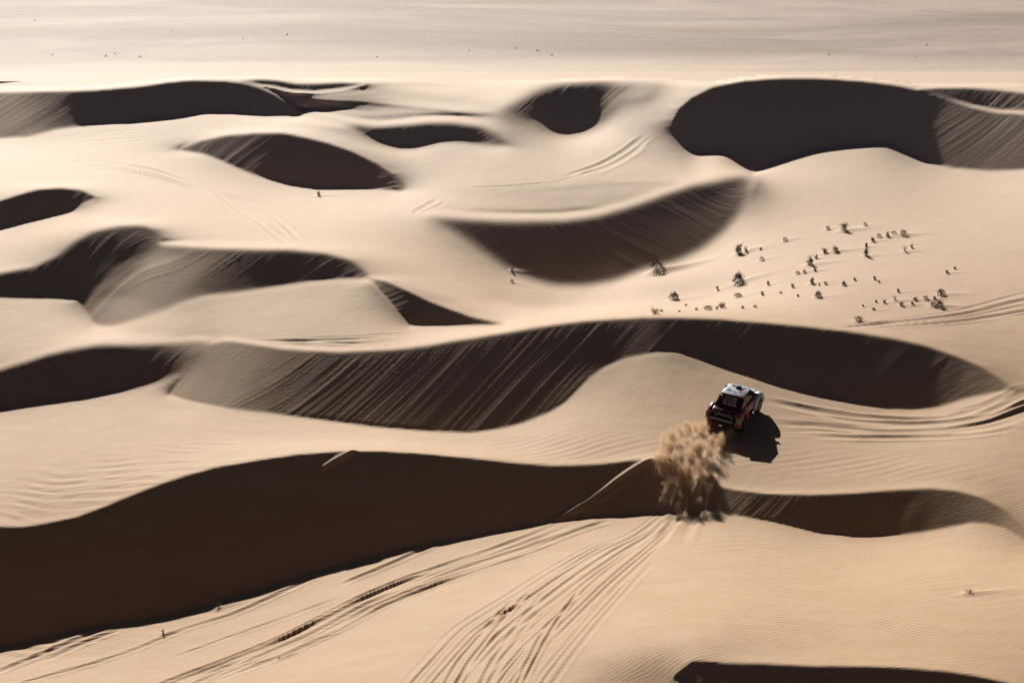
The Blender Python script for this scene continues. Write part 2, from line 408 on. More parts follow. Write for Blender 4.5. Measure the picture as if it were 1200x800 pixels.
for i, (pl, wd, dp) in enumerate([
    ([(374,672),(320,697),(272,719),(212,737),(166,757),(106,777),(30,798),(-20,820)], .22, .12),
    ([(119,736),(81,753),(34,772),(-10,790)], .26, .15), ([(140,736),(100,752),(50,775)], .22, .10),
    ([(400,698),(340,719),(272,743),(200,770)], .2, .07), ([(515,634),(468,655),(400,683)], .22, .11),
    ([(655,615),(621,628),(570,647),(506,668),(451,690),(400,715),(323,753),(230,798)], .26, .16),
    ([(587,657),(506,681),(442,706),(400,734),(340,764),(289,783),(234,805)], .26, .15),
    ([(714,610),(672,624),(610,649)], .24, .14),
    ([(898,468),(940,479),(991,490),(1055,498),(1097,496),(1140,490),(1182,473),(1210,455)], .36, .11),
    ([(900,498),(960,499),(1040,507),(1110,505),(1160,497),(1210,480)], .34, .10),
    ([(800,640),(815,600),(830,560),(838,520),(842,500)], .3, .08), ([(770,640),(795,600),(812,555),(825,515),(832,495)], .3, .08),
    ]):
    carve(pl, wd, dp, seed=100 + i)
# sand thrown up beside the track that climbs the near slip face
carve([(640,616),(690,588),(730,558),(772,532)], .20, -.15, berm=0, seed=200)
carve([(655,612),(705,585),(745,556)], .14, -.07, berm=0, seed=201)
carve([(374,551),(395,538),(420,526)], .2, -.13, berm=0, seed=202)
DZ += np.where(CARVE < 0, .105 * np.tanh(CARVE / .105), .30 * np.tanh(CARVE / .30))

# ------------------------------------------------------------------ shrubs: where they stand, width and height in photograph pixels, kind
# kinds: r round dense, s sparse and upright, l low and wide, d bare dry twigs
SHRUBS = [
 (864,331,13,15,'r',"largest dark round shrub on the lit sand, at the left of the scatter"),
 (770,319,16,11,'l',"low broad shrub on a pale sand mound at the foot of the soft dark slope"),
 (790,351,11,11,'r',"dark round shrub just above the long crest, below the shrub on the sand mound"),
 (767,368,10,8,'s',"small ragged shrub on the bright brink of the long crest"),
 (865,297,10,17,'s',"tall ragged shrub with several stems, topmost at the left end of the scatter"),
 (948,310,10,13,'s',"tall dark shrub at the left end of a sloping line of shrubs"),
 (966,296,7,8,'s',"small ragged shrub second in the sloping line of shrubs"),
 (978,295,9,8,'s',"small ragged shrub third in the sloping line of shrubs"),
 (988,271,11,12,'s',"loose open shrub standing highest on the lit slope"),
 (1058,276,9,6,'l',"low dark shrub at the upper right end of the row on the slope"),
 (1060,295,7,9,'d',"star shaped dry shrub under the right end of the upper row"),
 (1014,300,6,14,'s',"thin tall twiggy shrub in the middle of the lit slope"),
 (951,332,8,9,'s',"leaning two tufted shrub under the sloping line of shrubs"),
 (958,348,8,9,'r',"dark shrub above the long crest with a faint sand tail"),
 (988,334,5,6,'r',"small dark shrub in the middle of the field between bare sand"),
 (1102,345,9,8,'r',"dark shrub uppermost of the tight cluster at the right"),
 (1093,358,8,6,'l',"low shrub touching its round neighbour in the right cluster"),
 (1101,359,9,8,'r',"round dark shrub lowest in the right cluster"),
 (1006,376,10,6,'l',"lone low flat shrub nearest the long crest on the right"),
 (829,364,11,6,'l',"low wide shrub on the brink left of a loose leafy one"),
 (846,362,10,10,'s',"loose leafy shrub on the brink right of a low wide one"),
 (865,348,10,5,'l',"flat low shrub below the largest round shrub"),
 (1048,351,7,7,'d',"pale dry shrub with few leaves in the lower right group"),
 (256,711,9,9,'d',"dry twiggy plant on the foot of the nearest dark slope"),
 (191,741,6,8,'d',"bare upright twig beside a tyre track at lower left"),
 (327,770,7,5,'d',"small dry twig plant between the tyre tracks at lower left"),
 (1134,695,16,5,'d',"thin dry twigs lying on the rippled sand at lower right"),
 (373,229,6,6,'s',"small pair of tufts alone below the dark hollow at upper left"),
]
SMALL = {
 "tiny dark tuft left of the sloping line of shrubs": [(873,295,4,6),(891,292,4,4),(892,304,6,5),(919,282,6,4),(841,339,4,6),(900,333,4,6),(928,336,4,7),(893,345,5,6),(915,343,3,3),(935,347,3,4),(942,319,4,3),(934,320,6,3)],
 "tiny tuft on the bright brink of the long crest": [(839,363,4,5),(870,362,5,5),(884,361,5,4),(803,358,4,2),(796,366,3,2),(816,364,4,3),(775,366,4,3)],
 "small tuft in the topmost row of shrubs": [(956,302,4,6),(1014,289,4,6),(1022,283,6,7),(1029,278,6,4),(1040,278,6,6),(1047,275,7,4),(1068,291,4,6),(969,269,5,4),(1013,265,5,4)],
 "small tuft alone in the bare middle of the slope": [(955,317,4,4),(959,334,3,4),(967,333,4,3),(1001,328,4,5),(1025,327,4,6),(1029,330,3,3)],
 "small dark tuft beside the right cluster of shrubs": [(1052,341,4,5),(1036,354,4,5),(1026,353,3,4),(1056,357,6,6),(1068,356,4,4),(1072,351,5,6),(1085,350,6,4),(1095,350,4,4),(1023,362,4,2),(1011,358,3,3)],
 "small tuft apart above the right cluster": [(1110,320,5,5),(1118,315,3,4)],
 "tiny tuft at the left foot of the soft dark slope": [(599,317,4,5),(600,330,5,3)],
}
ORD = 'first second third fourth fifth sixth seventh eighth ninth tenth eleventh twelfth'.split()
ALLSH = [(q[0], q[1], q[2], q[3], q[4], q[5], None) for q in SHRUBS]
for lab, lst in SMALL.items():
    for i_, (u, v, w_, h_) in enumerate(sorted(lst)):
        ALLSH.append((u, v, w_, h_, 's' if h_ >= w_ else 'l', lab + ', ' + ORD[i_] + ' from the left', 'small tufts among the shrubs'))
# sand heaped at each shrub with a tail drawn out to the right by the wind
for q in ALLSH:
    p0 = world_at(q[0], q[1]); sc_ = p0[1] / FPX; wm = q[2] * sc_
    a0, a1 = np.searchsorted(UC, [q[0] - 40, q[0] + 80]); b0, b1 = np.searchsorted(VC, [q[1] - 40, q[1] + 30])
    dx = X[b0:b1, a0:a1] - p0[0]; dy = Y[b0:b1, a0:a1] - p0[1] - .25 * dx
    tail = np.where(dx > 0, np.exp(-(dx / (2.6 * wm + .5)) ** 2), np.exp(-(dx / (.7 * wm)) ** 2))
    hgt = .16 * wm + .02
    if q[5].startswith('low broad'): hgt *= 2.6
    DZ[b0:b1, a0:a1] += hgt * tail * np.exp(-(dy / (.55 * wm + .12)) ** 2)

P[..., 2] += DZ * np.clip((GV - 92) / 10, 0, 1)
ZG = P[..., 2]
def ground_z(u, v):
    """height, with the relief, and place of the sand at a photograph pixel"""
    i = np.clip(np.searchsorted(UC, u), 1, len(UC) - 1); j = np.clip(np.searchsorted(VC, v), 1, len(VC) - 1)
    return Vector(P[j, i])

def mat(name):
    m = bpy.data.materials.new(name); m.use_nodes = True
    nt = m.node_tree
    return m, nt, nt.nodes['Principled BSDF']
def nod(nt, t, **kw):
    n = nt.nodes.new(t)
    for k_, v_ in kw.items():
        if k_.startswith('i_'):
            key = k_[2:]
            n.inputs[int(key) if key.isdigit() else key].default_value = v_
        else: setattr(n, k_, v_)
    return n

def make_grid_mesh(name, P):
    n, m = P.shape[:2]
    idx = np.arange(n * m, dtype=np.int32).reshape(n, m)
    q = np.stack([idx[:-1, :-1], idx[1:, :-1], idx[1:, 1:], idx[:-1, 1:]], -1).reshape(-1, 4)
    me = bpy.data.meshes.new(name)
    me.vertices.add(n * m); me.vertices.foreach_set('co', P.reshape(-1).astype(np.float32))
    me.loops.add(q.size); me.loops.foreach_set('vertex_index', q.reshape(-1))
    me.polygons.add(len(q)); me.polygons.foreach_set('loop_start', np.arange(0, q.size, 4, dtype=np.int32))
    me.polygons.foreach_set('loop_total', np.full(len(q), 4, dtype=np.int32))
    me.polygons.foreach_set('use_smooth', np.ones(len(q), dtype=bool))
    me.update(calc_edges=True)
    return me

dunes_me = make_grid_mesh('sand_dunes', P)
dunes = bpy.data.objects.new('sand_dunes', dunes_me)
COL.objects.link(dunes); dunes['kind'] = 'structure'
# where wind ripples cover the sand (none on the slip faces)
rip = np.clip(.38 + blob(150, 720, 330, 80, -14) + blob(1040, 700, 260, 90) * .8 + blob(640, 520, 200, 25) * .7 + .6 * blob(1000, 545, 200, 22) + .5 * blob(100, 500, 200, 60), 0, 1)
rip *= lit ** 3 * np.clip(1 - (Y - 105) / 75, 0, 1)
at = dunes_me.attributes.new('ripple', 'FLOAT', 'POINT'); at.data.foreach_set('value', rip.reshape(-1).astype(np.float32))

SAND_A, SAND_B, SAND_C = (.405, .268, .160, 1), (.36, .230, .132, 1), (.44, .318, .212, 1)
m, nt, pb = mat('sand')
L = nt.links.new
tc = nod(nt, 'ShaderNodeTexCoord')
n1 = nod(nt, 'ShaderNodeTexNoise', i_Scale=.035, i_Detail=5.0, i_Roughness=.6)
n2 = nod(nt, 'ShaderNodeTexNoise', i_Scale=.45, i_Detail=6.0, i_Roughness=.65)
mp = nod(nt, 'ShaderNodeMapping'); mp.inputs['Scale'].default_value = (.6, 1.6, 1)
L(tc.outputs['Object'], n1.inputs['Vector']); L(tc.outputs['Object'], mp.inputs['Vector']); L(mp.outputs[0], n2.inputs['Vector'])
c1 = nod(nt, 'ShaderNodeMix', data_type='RGBA'); c1.inputs[6].default_value = SAND_A; c1.inputs[7].default_value = SAND_B
r1 = nod(nt, 'ShaderNodeMapRange', i_1=.38, i_2=.62); L(n1.outputs[0], r1.inputs[0]); L(r1.outputs[0], c1.inputs[0])
c2 = nod(nt, 'ShaderNodeMix', data_type='RGBA'); L(c1.outputs[2], c2.inputs[6]); c2.inputs[7].default_value = SAND_C
r2 = nod(nt, 'ShaderNodeMapRange', i_1=.40, i_2=.75); r2.inputs[4].default_value = .55; L(n2.outputs[0], r2.inputs[0]); L(r2.outputs[0], c2.inputs[0])
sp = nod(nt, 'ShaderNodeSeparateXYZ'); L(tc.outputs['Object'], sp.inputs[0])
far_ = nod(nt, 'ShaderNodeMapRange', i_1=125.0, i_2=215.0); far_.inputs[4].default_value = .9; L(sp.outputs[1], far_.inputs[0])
c3 = nod(nt, 'ShaderNodeMix', data_type='RGBA'); L(far_.outputs[0], c3.inputs[0]); L(c2.outputs[2], c3.inputs[6]); c3.inputs[7].default_value = (.55, .43, .335, 1)  # brighter light of the distance painted into the sand colour, paler with depth
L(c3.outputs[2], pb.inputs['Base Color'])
pb.inputs['Roughness'].default_value = .8
pb.inputs['Specular IOR Level'].default_value = .22
# ripples
mr = nod(nt, 'ShaderNodeMapping'); mr.inputs['Rotation'].default_value = (0, 0, math.radians(62)); L(tc.outputs['Object'], mr.inputs['Vector'])
wvn = nod(nt, 'ShaderNodeTexWave', wave_type='BANDS', bands_direction='X', i_Scale=1.1, i_Distortion=6.0, i_Detail=3.0)
wvn.inputs['Detail Scale'].default_value = .5
L(mr.outputs[0], wvn.inputs['Vector'])
atn = nod(nt, 'ShaderNodeAttribute', attribute_name='ripple')
n3 = nod(nt, 'ShaderNodeTexNoise', i_Scale=.25, i_Detail=2.0); L(tc.outputs['Object'], n3.inputs['Vector'])
r3 = nod(nt, 'ShaderNodeMapRange', i_1=.40, i_2=.62); r3.inputs[3].default_value = .08; r3.inputs[4].default_value = .6; L(n3.outputs[0], r3.inputs[0])
mm_ = nod(nt, 'ShaderNodeMath', operation='MULTIPLY'); L(atn.outputs['Fac'], mm_.inputs[0]); L(r3.outputs[0], mm_.inputs[1])
hh = nod(nt, 'ShaderNodeMath', operation='MULTIPLY'); L(wvn.outputs['Fac'], hh.inputs[0]); L(mm_.outputs[0], hh.inputs[1])
b1 = nod(nt, 'ShaderNodeBump', i_Strength=1.0, i_Distance=.030); L(hh.outputs[0], b1.inputs['Height'])
n4 = nod(nt, 'ShaderNodeTexNoise', i_Scale=3.0, i_Detail=6.0, i_Roughness=.7); L(mp.outputs[0], n4.inputs['Vector'])
b2 = nod(nt, 'ShaderNodeBump', i_Strength=.5, i_Distance=.03); L(n4.outputs[0], b2.inputs['Height']); L(b1.outputs[0], b2.inputs['Normal'])
L(b2.outputs[0], pb.inputs['Normal'])
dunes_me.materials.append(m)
SAND = m

# ------------------------------------------------------------------ the flat gravel plain behind the dunes
yy = np.concatenate([np.linspace(P[0, :, 1].min() - 8, 600, 60), np.geomspace(620, 40000, 50)])
k = np.linspace(-1.6, 1.6, 120)
YY, KK = np.meshgrid(yy, k, indexing='ij')
PP = np.stack([KK * (YY + 400), YY, np.full_like(YY, ZP - .03)], -1)
plain_me = make_grid_mesh('gravel_plain', PP[:, ::-1])
plain = bpy.data.objects.new('gravel_plain', plain_me); COL.objects.link(plain); plain['kind'] = 'structure'
m, nt, pb = mat('gravel')
L = nt.links.new
tc = nod(nt, 'ShaderNodeTexCoord')
def stretched(sx, sy, detail, rough=.6, dist=0):
    mpp = nod(nt, 'ShaderNodeMapping'); mpp.inputs['Scale'].default_value = (sx, sy, 1)
    nn = nod(nt, 'ShaderNodeTexNoise', i_Scale=1.0, i_Detail=detail, i_Roughness=rough, i_Distortion=dist)
    L(tc.outputs['Object'], mpp.inputs['Vector']); L(mpp.outputs[0], nn.inputs['Vector'])
    return nn
na, nb_, nc = stretched(.016, .045, 6, .62, .8), stretched(.06, .16, 6, .7, .4), stretched(.9, .9, 3)
mixa = nod(nt, 'ShaderNodeMix', data_type='RGBA'); mixa.inputs[6].default_value = (.205, .150, .125, 1); mixa.inputs[7].default_value = (.34, .262, .215, 1)
ra = nod(nt, 'ShaderNodeMapRange', i_1=.42, i_2=.60); L(na.outputs[0], ra.inputs[0]); L(ra.outputs[0], mixa.inputs[0])
mixb = nod(nt, 'ShaderNodeMix', data_type='RGBA'); L(mixa.outputs[2], mixb.inputs[6]); mixb.inputs[7].default_value = (.25, .175, .15, 1)
rb = nod(nt, 'ShaderNodeMapRange', i_1=.48, i_2=.72); rb.inputs[4].default_value = .7; L(nb_.outputs[0], rb.inputs[0]); L(rb.outputs[0], mixb.inputs[0])
# loose sand lies on the gravel where the dunes begin
sep = nod(nt, 'ShaderNodeSeparateXYZ'); L(tc.outputs['Object'], sep.inputs[0])
rs = nod(nt, 'ShaderNodeMapRange', i_1=248.0, i_2=262.0); rs.inputs[3].default_value = 1; rs.inputs[4].default_value = 0
wig = nod(nt, 'ShaderNodeMath', operation='MULTIPLY_ADD'); wig.inputs[1].default_value = 50.0; L(na.outputs[0], wig.inputs[0]); L(sep.outputs[1], wig.inputs[2])
wg2 = nod(nt, 'ShaderNodeMath', operation='SUBTRACT'); wg2.inputs[1].default_value = 25.0; L(wig.outputs[0], wg2.inputs[0])
L(wg2.outputs[0], rs.inputs[0])
mixc = nod(nt, 'ShaderNodeMix', data_type='RGBA'); L(mixb.outputs[2], mixc.inputs[6]); mixc.inputs[7].default_value = (.47, .37, .29, 1); L(rs.outputs[0], mixc.inputs[0])
L(mixc.outputs[2], pb.inputs['Base Color']); pb.inputs['Roughness'].default_value = .8; pb.inputs['Specular IOR Level'].default_value = .22
bp = nod(nt, 'ShaderNodeBump', i_Strength=.6, i_Distance=.12); L(nc.outputs[0], bp.inputs['Height']); L(bp.outputs[0], pb.inputs['Normal'])
plain_me.materials.append(m)

# ------------------------------------------------------------------ helpers for the things
def plainmat(name, col, rough=.5, metal=0.0, var=0.0, scale=8.0, coat=0.0):
    m, nt, pb = mat(name)
    pb.inputs['Base Color'].default_value = (*col, 1); pb.inputs['Roughness'].default_value = rough; pb.inputs['Metallic'].default_value = metal
    pb.inputs['Coat Weight'].default_value = coat
    if var:
        tc = nod(nt, 'ShaderNodeTexCoord'); nn = nod(nt, 'ShaderNodeTexNoise', i_Scale=scale, i_Detail=5.0, i_Roughness=.65)
        nt.links.new(tc.outputs['Object'], nn.inputs['Vector'])
        mx = nod(nt, 'ShaderNodeMix', data_type='RGBA')
        mx.inputs[6].default_value = (*[c * (1 - var) for c in col], 1); mx.inputs[7].default_value = (*[min(1, c * (1 + var) + .02 * var) for c in col], 1)
        rg = nod(nt, 'ShaderNodeMapRange', i_1=.35, i_2=.65); nt.links.new(nn.outputs[0], rg.inputs[0]); nt.links.new(rg.outputs[0], mx.inputs[0])
        nt.links.new(mx.outputs[2], pb.inputs['Base Color'])
    return m

def obj(name, verts, faces, material, parent=None, smooth=False, mats=None, fmat=None):
    me = bpy.data.meshes.new(name)
    me.from_pydata([tuple(v) for v in verts], [], faces)
    for mt in (mats or [material]): me.materials.append(mt)
    if fmat is not None: me.polygons.foreach_set('material_index', fmat)
    if smooth: me.polygons.foreach_set('use_smooth', [True] * len(me.polygons))
    bm = bmesh.new(); bm.from_mesh(me); 
    if fmat is None and len(faces) < 3000: bmesh.ops.recalc_face_normals(bm, faces=bm.faces)
    bm.to_mesh(me); bm.free()
    o = bpy.data.objects.new(name, me); COL.objects.link(o)
    if parent is not None: o.parent = parent
    return o

def z_at(x, y):
    z = -5.0
    for _ in range(40):
        T = (CAM_H - z) / y
        b = math.tan(math.atan(T) - DIP); v = CY + FPX * b
        u = CX + FPX * (x / y) * (math.cos(DIP) - b * math.sin(DIP))
        zn = CAM_H - float(np.exp(bil(W, np.array(u), np.array(v))))
        z += .5 * (zn - z)
    return z

# ------------------------------------------------------------------ shrubs
LEAVES = [plainmat('shrub_leaf', c_, .8, var=.35, scale=6) for c_ in ((.042, .040, .020), (.060, .050, .026), (.050, .036, .020))]
DRY = plainmat('shrub_dry_leaf', (.15, .115, .06), .85, var=.3, scale=6)
TWIG = plainmat('shrub_twig', (.085, .06, .04), .9, var=.3, scale=20)

def twig_faces(V, F, p, q, r):
    d = (q - p); d.normalize()
    a = d.orthogonal().normalized(); b = d.cross(a)
    n0 = len(V)
    for e, rr in ((p, r), (q, r * .45)):
        for k_ in range(3):
            t = k_ * 2.094
            V.append(e + (a * math.cos(t) + b * math.sin(t)) * rr)
    for k_ in range(3):
        j = (k_ + 1) % 3
        F.append((n0 + k_, n0 + j, n0 + 3 + j, n0 + 3 + k_))

def make_shrub(u, v, wpx, hpx, kind, label, group=None, small=False):
    R = random.Random(int(u * 131 + v * 17))
    base = ground_z(u, v)
    sc_ = base.y / FPX
    w, h = wpx * sc_ * .60, hpx * sc_ * .86 * (.85 if kind == 'r' else 1)
    if kind == 'l': h *= .9
    VT, FT, VL, FL = [], [], [], []
    tips = []
    nst = {'r': 11, 's': 8, 'l': 10, 'd': 8}[kind]
    if small: nst = 5
    for i in range(nst):
        ang = R.uniform(0, 6.283); lean = R.uniform(.1, 1.0) ** (.6 if kind in 'rl' else .9)
        top = Vector((math.cos(ang) * w * lean * .85, math.sin(ang) * w * lean * .75, h * (R.uniform(.55, 1.0) if kind != 's' else R.uniform(.35, 1.05)) * math.sqrt(max(.15, 1 - .55 * lean ** 2))))
        top.z *= .8 if kind in 'rl' else .88
        root = Vector((math.cos(ang) * w * .15, math.sin(ang) * w * .15, -.06))
        mid = root.lerp(top, .5) + Vector((R.uniform(-.1, .1) * w, R.uniform(-.1, .1) * w, .06 * h))
        rr = max(.012, .018 * h) * (1.5 if kind == 'd' else 1)
        twig_faces(VT, FT, root, mid, rr); twig_faces(VT, FT, mid, top, rr * .6)
        tips += [root.lerp(mid, .6), mid, mid.lerp(top, .5), top, top]
        for _ in range(2 if not small else 1):
            q = mid.lerp(top, R.uniform(0, .7)); e = q + Vector((R.uniform(-.35, .35) * w, R.uniform(-.35, .35) * w, R.uniform(0, .3) * h))
            twig_faces(VT, FT, q, e, rr * .5); tips.append(e)
    nl = {'r': 620, 's': 300, 'l': 420, 'd': 40}[kind]
    if small: nl = 210
    clump = {'r': .26, 's': .17, 'l': .24, 'd': .12}[kind]
    for i in range(nl):
        t = R.choice(tips)
        if kind in 'rl' or R.random() < .25:
            th = R.uniform(0, 6.283); ph = R.uniform(0, 1.45); rr_ = R.uniform(.45, 1.0) ** .6 * (1 + .18 * math.sin(3 * th + u) + .12 * math.sin(7 * th + v))
            c = Vector((math.cos(th) * math.cos(ph) * w * rr_, math.sin(th) * math.cos(ph) * w * rr_, .02 + math.sin(ph) * h * rr_ * .95))
            if kind == 's': c = Vector((c.x * .8, c.y * .8, c.z * .55))
        else:
            c = t + Vector((R.gauss(0, clump * w), R.gauss(0, clump * w), R.gauss(0, clump * h * .55)))
        if c.z < .01: c.z = R.uniform(.01, .15 * h)
        s_ = max(.020, R.uniform(.06, .12) * (w + h) * .5) * (1.0 if not small else 1.35)
        d1 = Vector((R.gauss(0, 1), R.gauss(0, 1), R.gauss(.3, 1))).normalized(); d2 = d1.orthogonal().normalized()
        d2 = (d2 * math.cos(i) + d1.cross(d2) * math.sin(i)) * .45
        n0 = len(VL)
        VL += [c - d1 * s_, c + d2 * s_, c + d1 * s_, c - d2 * s_]
        FL.append((n0, n0 + 1, n0 + 2, n0 + 3))
    lm = DRY if kind == 'd' else R.choice(LEAVES)
    base = base + Vector((0, 0, -.02))
    if small:
        n0 = len(VT)
        o = obj('shrub', VT + VL, FT + [tuple(a + n0 for a in f) for f in FL], None, mats=[TWIG, lm], fmat=[0] * len(FT) + [1] * len(FL))
        o.location = base
    else:
        o = bpy.data.objects.new('shrub', None); COL.objects.link(o); o.location = base; o.empty_display_size = .2
        obj('branches', VT, FT, TWIG, o)
        if kind == 'd': obj('dry_leaves', VL, FL, lm, o)
        else: obj('foliage', VL, FL, lm, o)
    o['label'] = label; o['category'] = 'shrub'; o['group'] = group or 'shrubs scattered over the dunes'
    o.rotation_euler = (0, 0, 0)
    return o
for q in ALLSH: make_shrub(*q[:6], group=q[6], small=q[6] is not None)

# tufts on the gravel plain, far too many and too small to tell apart
VL, FL = [], []
RT = random.Random(5)
for i in range(520):
    y = 259 + 420 * RT.random() ** 1.25; x = RT.uniform(-.30, .30) * y
    if math.sin(x * .021 + y * .013) + math.sin(x * .008 - y * .03 + 2) < RT.uniform(-1.2, 1.6): continue
    s_ = RT.uniform(.05, .17)
    for kk in range(7):
        c = Vector((x + RT.gauss(0, s_ * .5), y + RT.gauss(0, s_ * .5), ZP + RT.uniform(0, s_ * .8)))
        d1 = Vector((RT.gauss(0, 1), RT.gauss(0, 1), RT.gauss(.5, 1))).normalized(); d2 = d1.orthogonal() * .6
        n0 = len(VL); VL += [c - d1 * s_ * .5, c + d2 * s_ * .5, c + d1 * s_ * .5, c - d2 * s_ * .5]; FL.append((n0, n0 + 1, n0 + 2, n0 + 3))
tf = obj('plain_tufts', VL, FL, plainmat('pale_dry_tuft', (.20, .15, .105), .9, var=.3, scale=3)); tf['kind'] = 'stuff'; tf['label'] = 'tiny dry tufts dotted over the pale gravel plain'

# ------------------------------------------------------------------ the rally car
RED = plainmat('red_paint', (.13, .007, .018), .35, var=.25, scale=3, coat=.4)
PINK = plainmat('faded_pink_print', (.55, .22, .22), .45, var=.5, scale=5)
WHITE = plainmat('white_paint', (.58, .63, .70), .35, var=.28, scale=3, coat=.3)
BLACK = plainmat('black_plastic', (.012, .012, .014), .55, var=.3, scale=9)
GLASS = plainmat('dark_glass', (.01, .012, .016), .08)
GREEN = plainmat('pale_green_panel', (.26, .42, .20), .45, var=.3, scale=6)
GREY = plainmat('grey_lettering', (.38, .38, .37), .5, var=.4, scale=14)
TYRE = plainmat('tyre_rubber', (.022, .019, .017), .9, var=.5, scale=7)
RIM = plainmat('rim_metal', (.10, .095, .09), .45, .7)
PRINT = plainmat('red_print', (.36, .09, .11), .4, var=.85, scale=3.2)
LAMP = plainmat('red_lamp_lens', (.45, .05, .05), .25)

def loft(rings, cap=True):
    n = len(rings[0]); V = [v for r in rings for v in r]; F = []
    for i in range(len(rings) - 1):
        for j in range(n):
            k_ = (j + 1) % n
            F.append((i * n + j, i * n + k_, (i + 1) * n + k_, (i + 1) * n + j))
    if cap: F.append(tuple(range(n))); F.append(tuple(range((len(rings) - 1) * n, len(rings) * n)))
    return V, F
def box(x0, x1, y0, y1, z0, z1):
    return loft([[(x0, y0, z0), (x1, y0, z0), (x1, y0, z1), (x0, y0, z1)], [(x0, y1, z0), (x1, y1, z0), (x1, y1, z1), (x0, y1, z1)]])
def quad_plate(a, b, c, d, t):
    """a plate with corners a b c d and thickness t towards its outside"""
    a, b, c, d = map(Vector, (a, b, c, d))
    nrm = (b - a).cross(d - a).normalized() * t
    return loft([[a - nrm * .3, b - nrm * .3, c - nrm * .3, d - nrm * .3], [a + nrm, b + nrm, c + nrm, d + nrm]])
def add_bevel(o, w=.03, seg=2):
    md = o.modifiers.new('bevel', 'BEVEL'); md.width = w; md.segments = seg; md.limit_method = 'ANGLE'; md.angle_limit = math.radians(30)
    for p_ in o.data.polygons: p_.use_smooth = True
    return o

car = bpy.data.objects.new('rally_car', None); COL.objects.link(car)
car['label'] = 'red, black and white off-road rally car driving up over the dune crest'; car['category'] = 'car'
def ring(y, hb, zb, hs, zm, zs, ht, zt): return [(-hb, y, zb), (-hs, y, zm), (-hs, y, zs), (-ht, y, zt), (ht, y, zt), (hs, y, zs), (hs, y, zm), (hb, y, zb)]
V, F = loft([ring(-2.12, .70, .80, .76, .86, 1.06, .70, 1.14), ring(-1.95, .72, .62, .82, .78, 1.14, .76, 1.22), ring(-1.0, .78, .46, .92, .62, 1.18, .84, 1.26),
             ring(.6, .78, .46, .92, .62, 1.16, .84, 1.24), ring(1.4, .76, .48, .88, .62, 1.12, .80, 1.20), ring(2.0, .70, .58, .80, .72, 1.02, .72, 1.10), ring(2.25, .58, .66, .70, .76, .94, .62, .98)])
add_bevel(obj('body', V, F, RED, car), .05)
V, F = loft([[(-.80, -1.70, 1.24), (.80, -1.70, 1.24), (.80, 1.25, 1.22), (-.80, 1.25, 1.22)], [(-.76, -1.35, 1.48), (.76, -1.35, 1.48), (.75, .92, 1.48), (-.75, .92, 1.48)], [(-.66, -.78, 1.80), (.66, -.78, 1.80), (.64, .42, 1.80), (-.64, .42, 1.80)]])
add_bevel(obj('cabin', V, F, BLACK, car), .04)
V, F = loft([[(-.70, -.98, 1.785), (.70, -.98, 1.785), (.66, .48, 1.79), (-.66, .48, 1.79)], [(-.69, -.97, 1.84), (.69, -.97, 1.84), (.65, .47, 1.84), (-.65, .47, 1.84)], [(-.50, -.80, 1.885), (.50, -.80, 1.885), (.48, .35, 1.885), (-.48, .35, 1.885)]])
add_bevel(obj('roof', V, F, plainmat('roof_paint', (.46, .53, .61), .35, var=.42, scale=2.4, coat=.3), car), .03)
V, F = box(-.16, .16, -.05, .22, 1.88, 1.99); add_bevel(obj('roof_scoop', V, F, BLACK, car), .03)
V, F = box(-.66, .66, -1.08, -.90, 1.80, 1.862); add_bevel(obj('roof_lip', V, F, BLACK, car), .015)
for (x0, x1, y0, y1) in [(-.46, -.24, -.66, -.40), (.20, .46, -.60, -.28), (-.40, -.20, .02, .30), (.26, .44, .02, .24), (-.12, .14, -.72, -.60)]:
    V, F = box(x0, x1, y0, y1, 1.87, 1.893); obj('roof_print', V, F, PRINT if x0 > 0 else BLACK, car)
# sloping tail with the red hatch panel and its lettering
def tail(x, s): 
    # point on the tail slope: s 0 at the bottom, 1 at the roof
    y = -1.70 + .92 * s; z = 1.24 + .56 * s
    return Vector((x, y - .02, z + .03))
V, F = quad_plate(tail(-.52, .10), tail(.52, .10), tail(.60, .96), tail(-.60, .96), .03)
hatch = obj('hatch_panel', V, F, RED, car)
RL = random.Random(3)
VV_, FF_ = [], []
for row, (s0, s1, xa, xb) in enumerate([(.62, .74, -.36, .36), (.42, .54, -.40, .40), (.20, .34, -.36, .40)]):
    x = xa
    while x < xb:
        wl = RL.uniform(.055, .085)
        v_, f_ = quad_plate(tail(x, s0) + Vector((0, -.02, .03)), tail(x + wl, s0) + Vector((0, -.02, .03)), tail(x + wl, s1) + Vector((0, -.02, .03)), tail(x, s1) + Vector((0, -.02, .03)), .006)
        n0 = len(VV_); VV_ += list(v_); FF_ += [tuple(a + n0 for a in f) for f in f_]
        x += wl + RL.choice([.018, .02, .07])
obj('white_lettering', VV_, FF_, WHITE, hatch)
for sx_ in (-1, 1):
    V, F = quad_plate(tail(sx_ * .60 - .05, .86), tail(sx_ * .60 + .05, .86), tail(sx_ * .60 + .05, .97), tail(sx_ * .60 - .05, .97), .06)
    obj('tail_lamp', V, F, LAMP, car)
    # louvred pillar beside the hatch
    for j in range(4):
        s0 = .08 + j * .17
        V, F = quad_plate(tail(sx_ * .68 - .09, s0) + Vector((0, -.01, .0)), tail(sx_ * .68 + .09, s0) + Vector((0, -.01, 0)), tail(sx_ * .67 + .08, s0 + .10) + Vector((0, 0, .03)), tail(sx_ * .67 - .08, s0 + .10) + Vector((0, 0, .03)), .02)
        obj('louvre', V, F, BLACK, car)
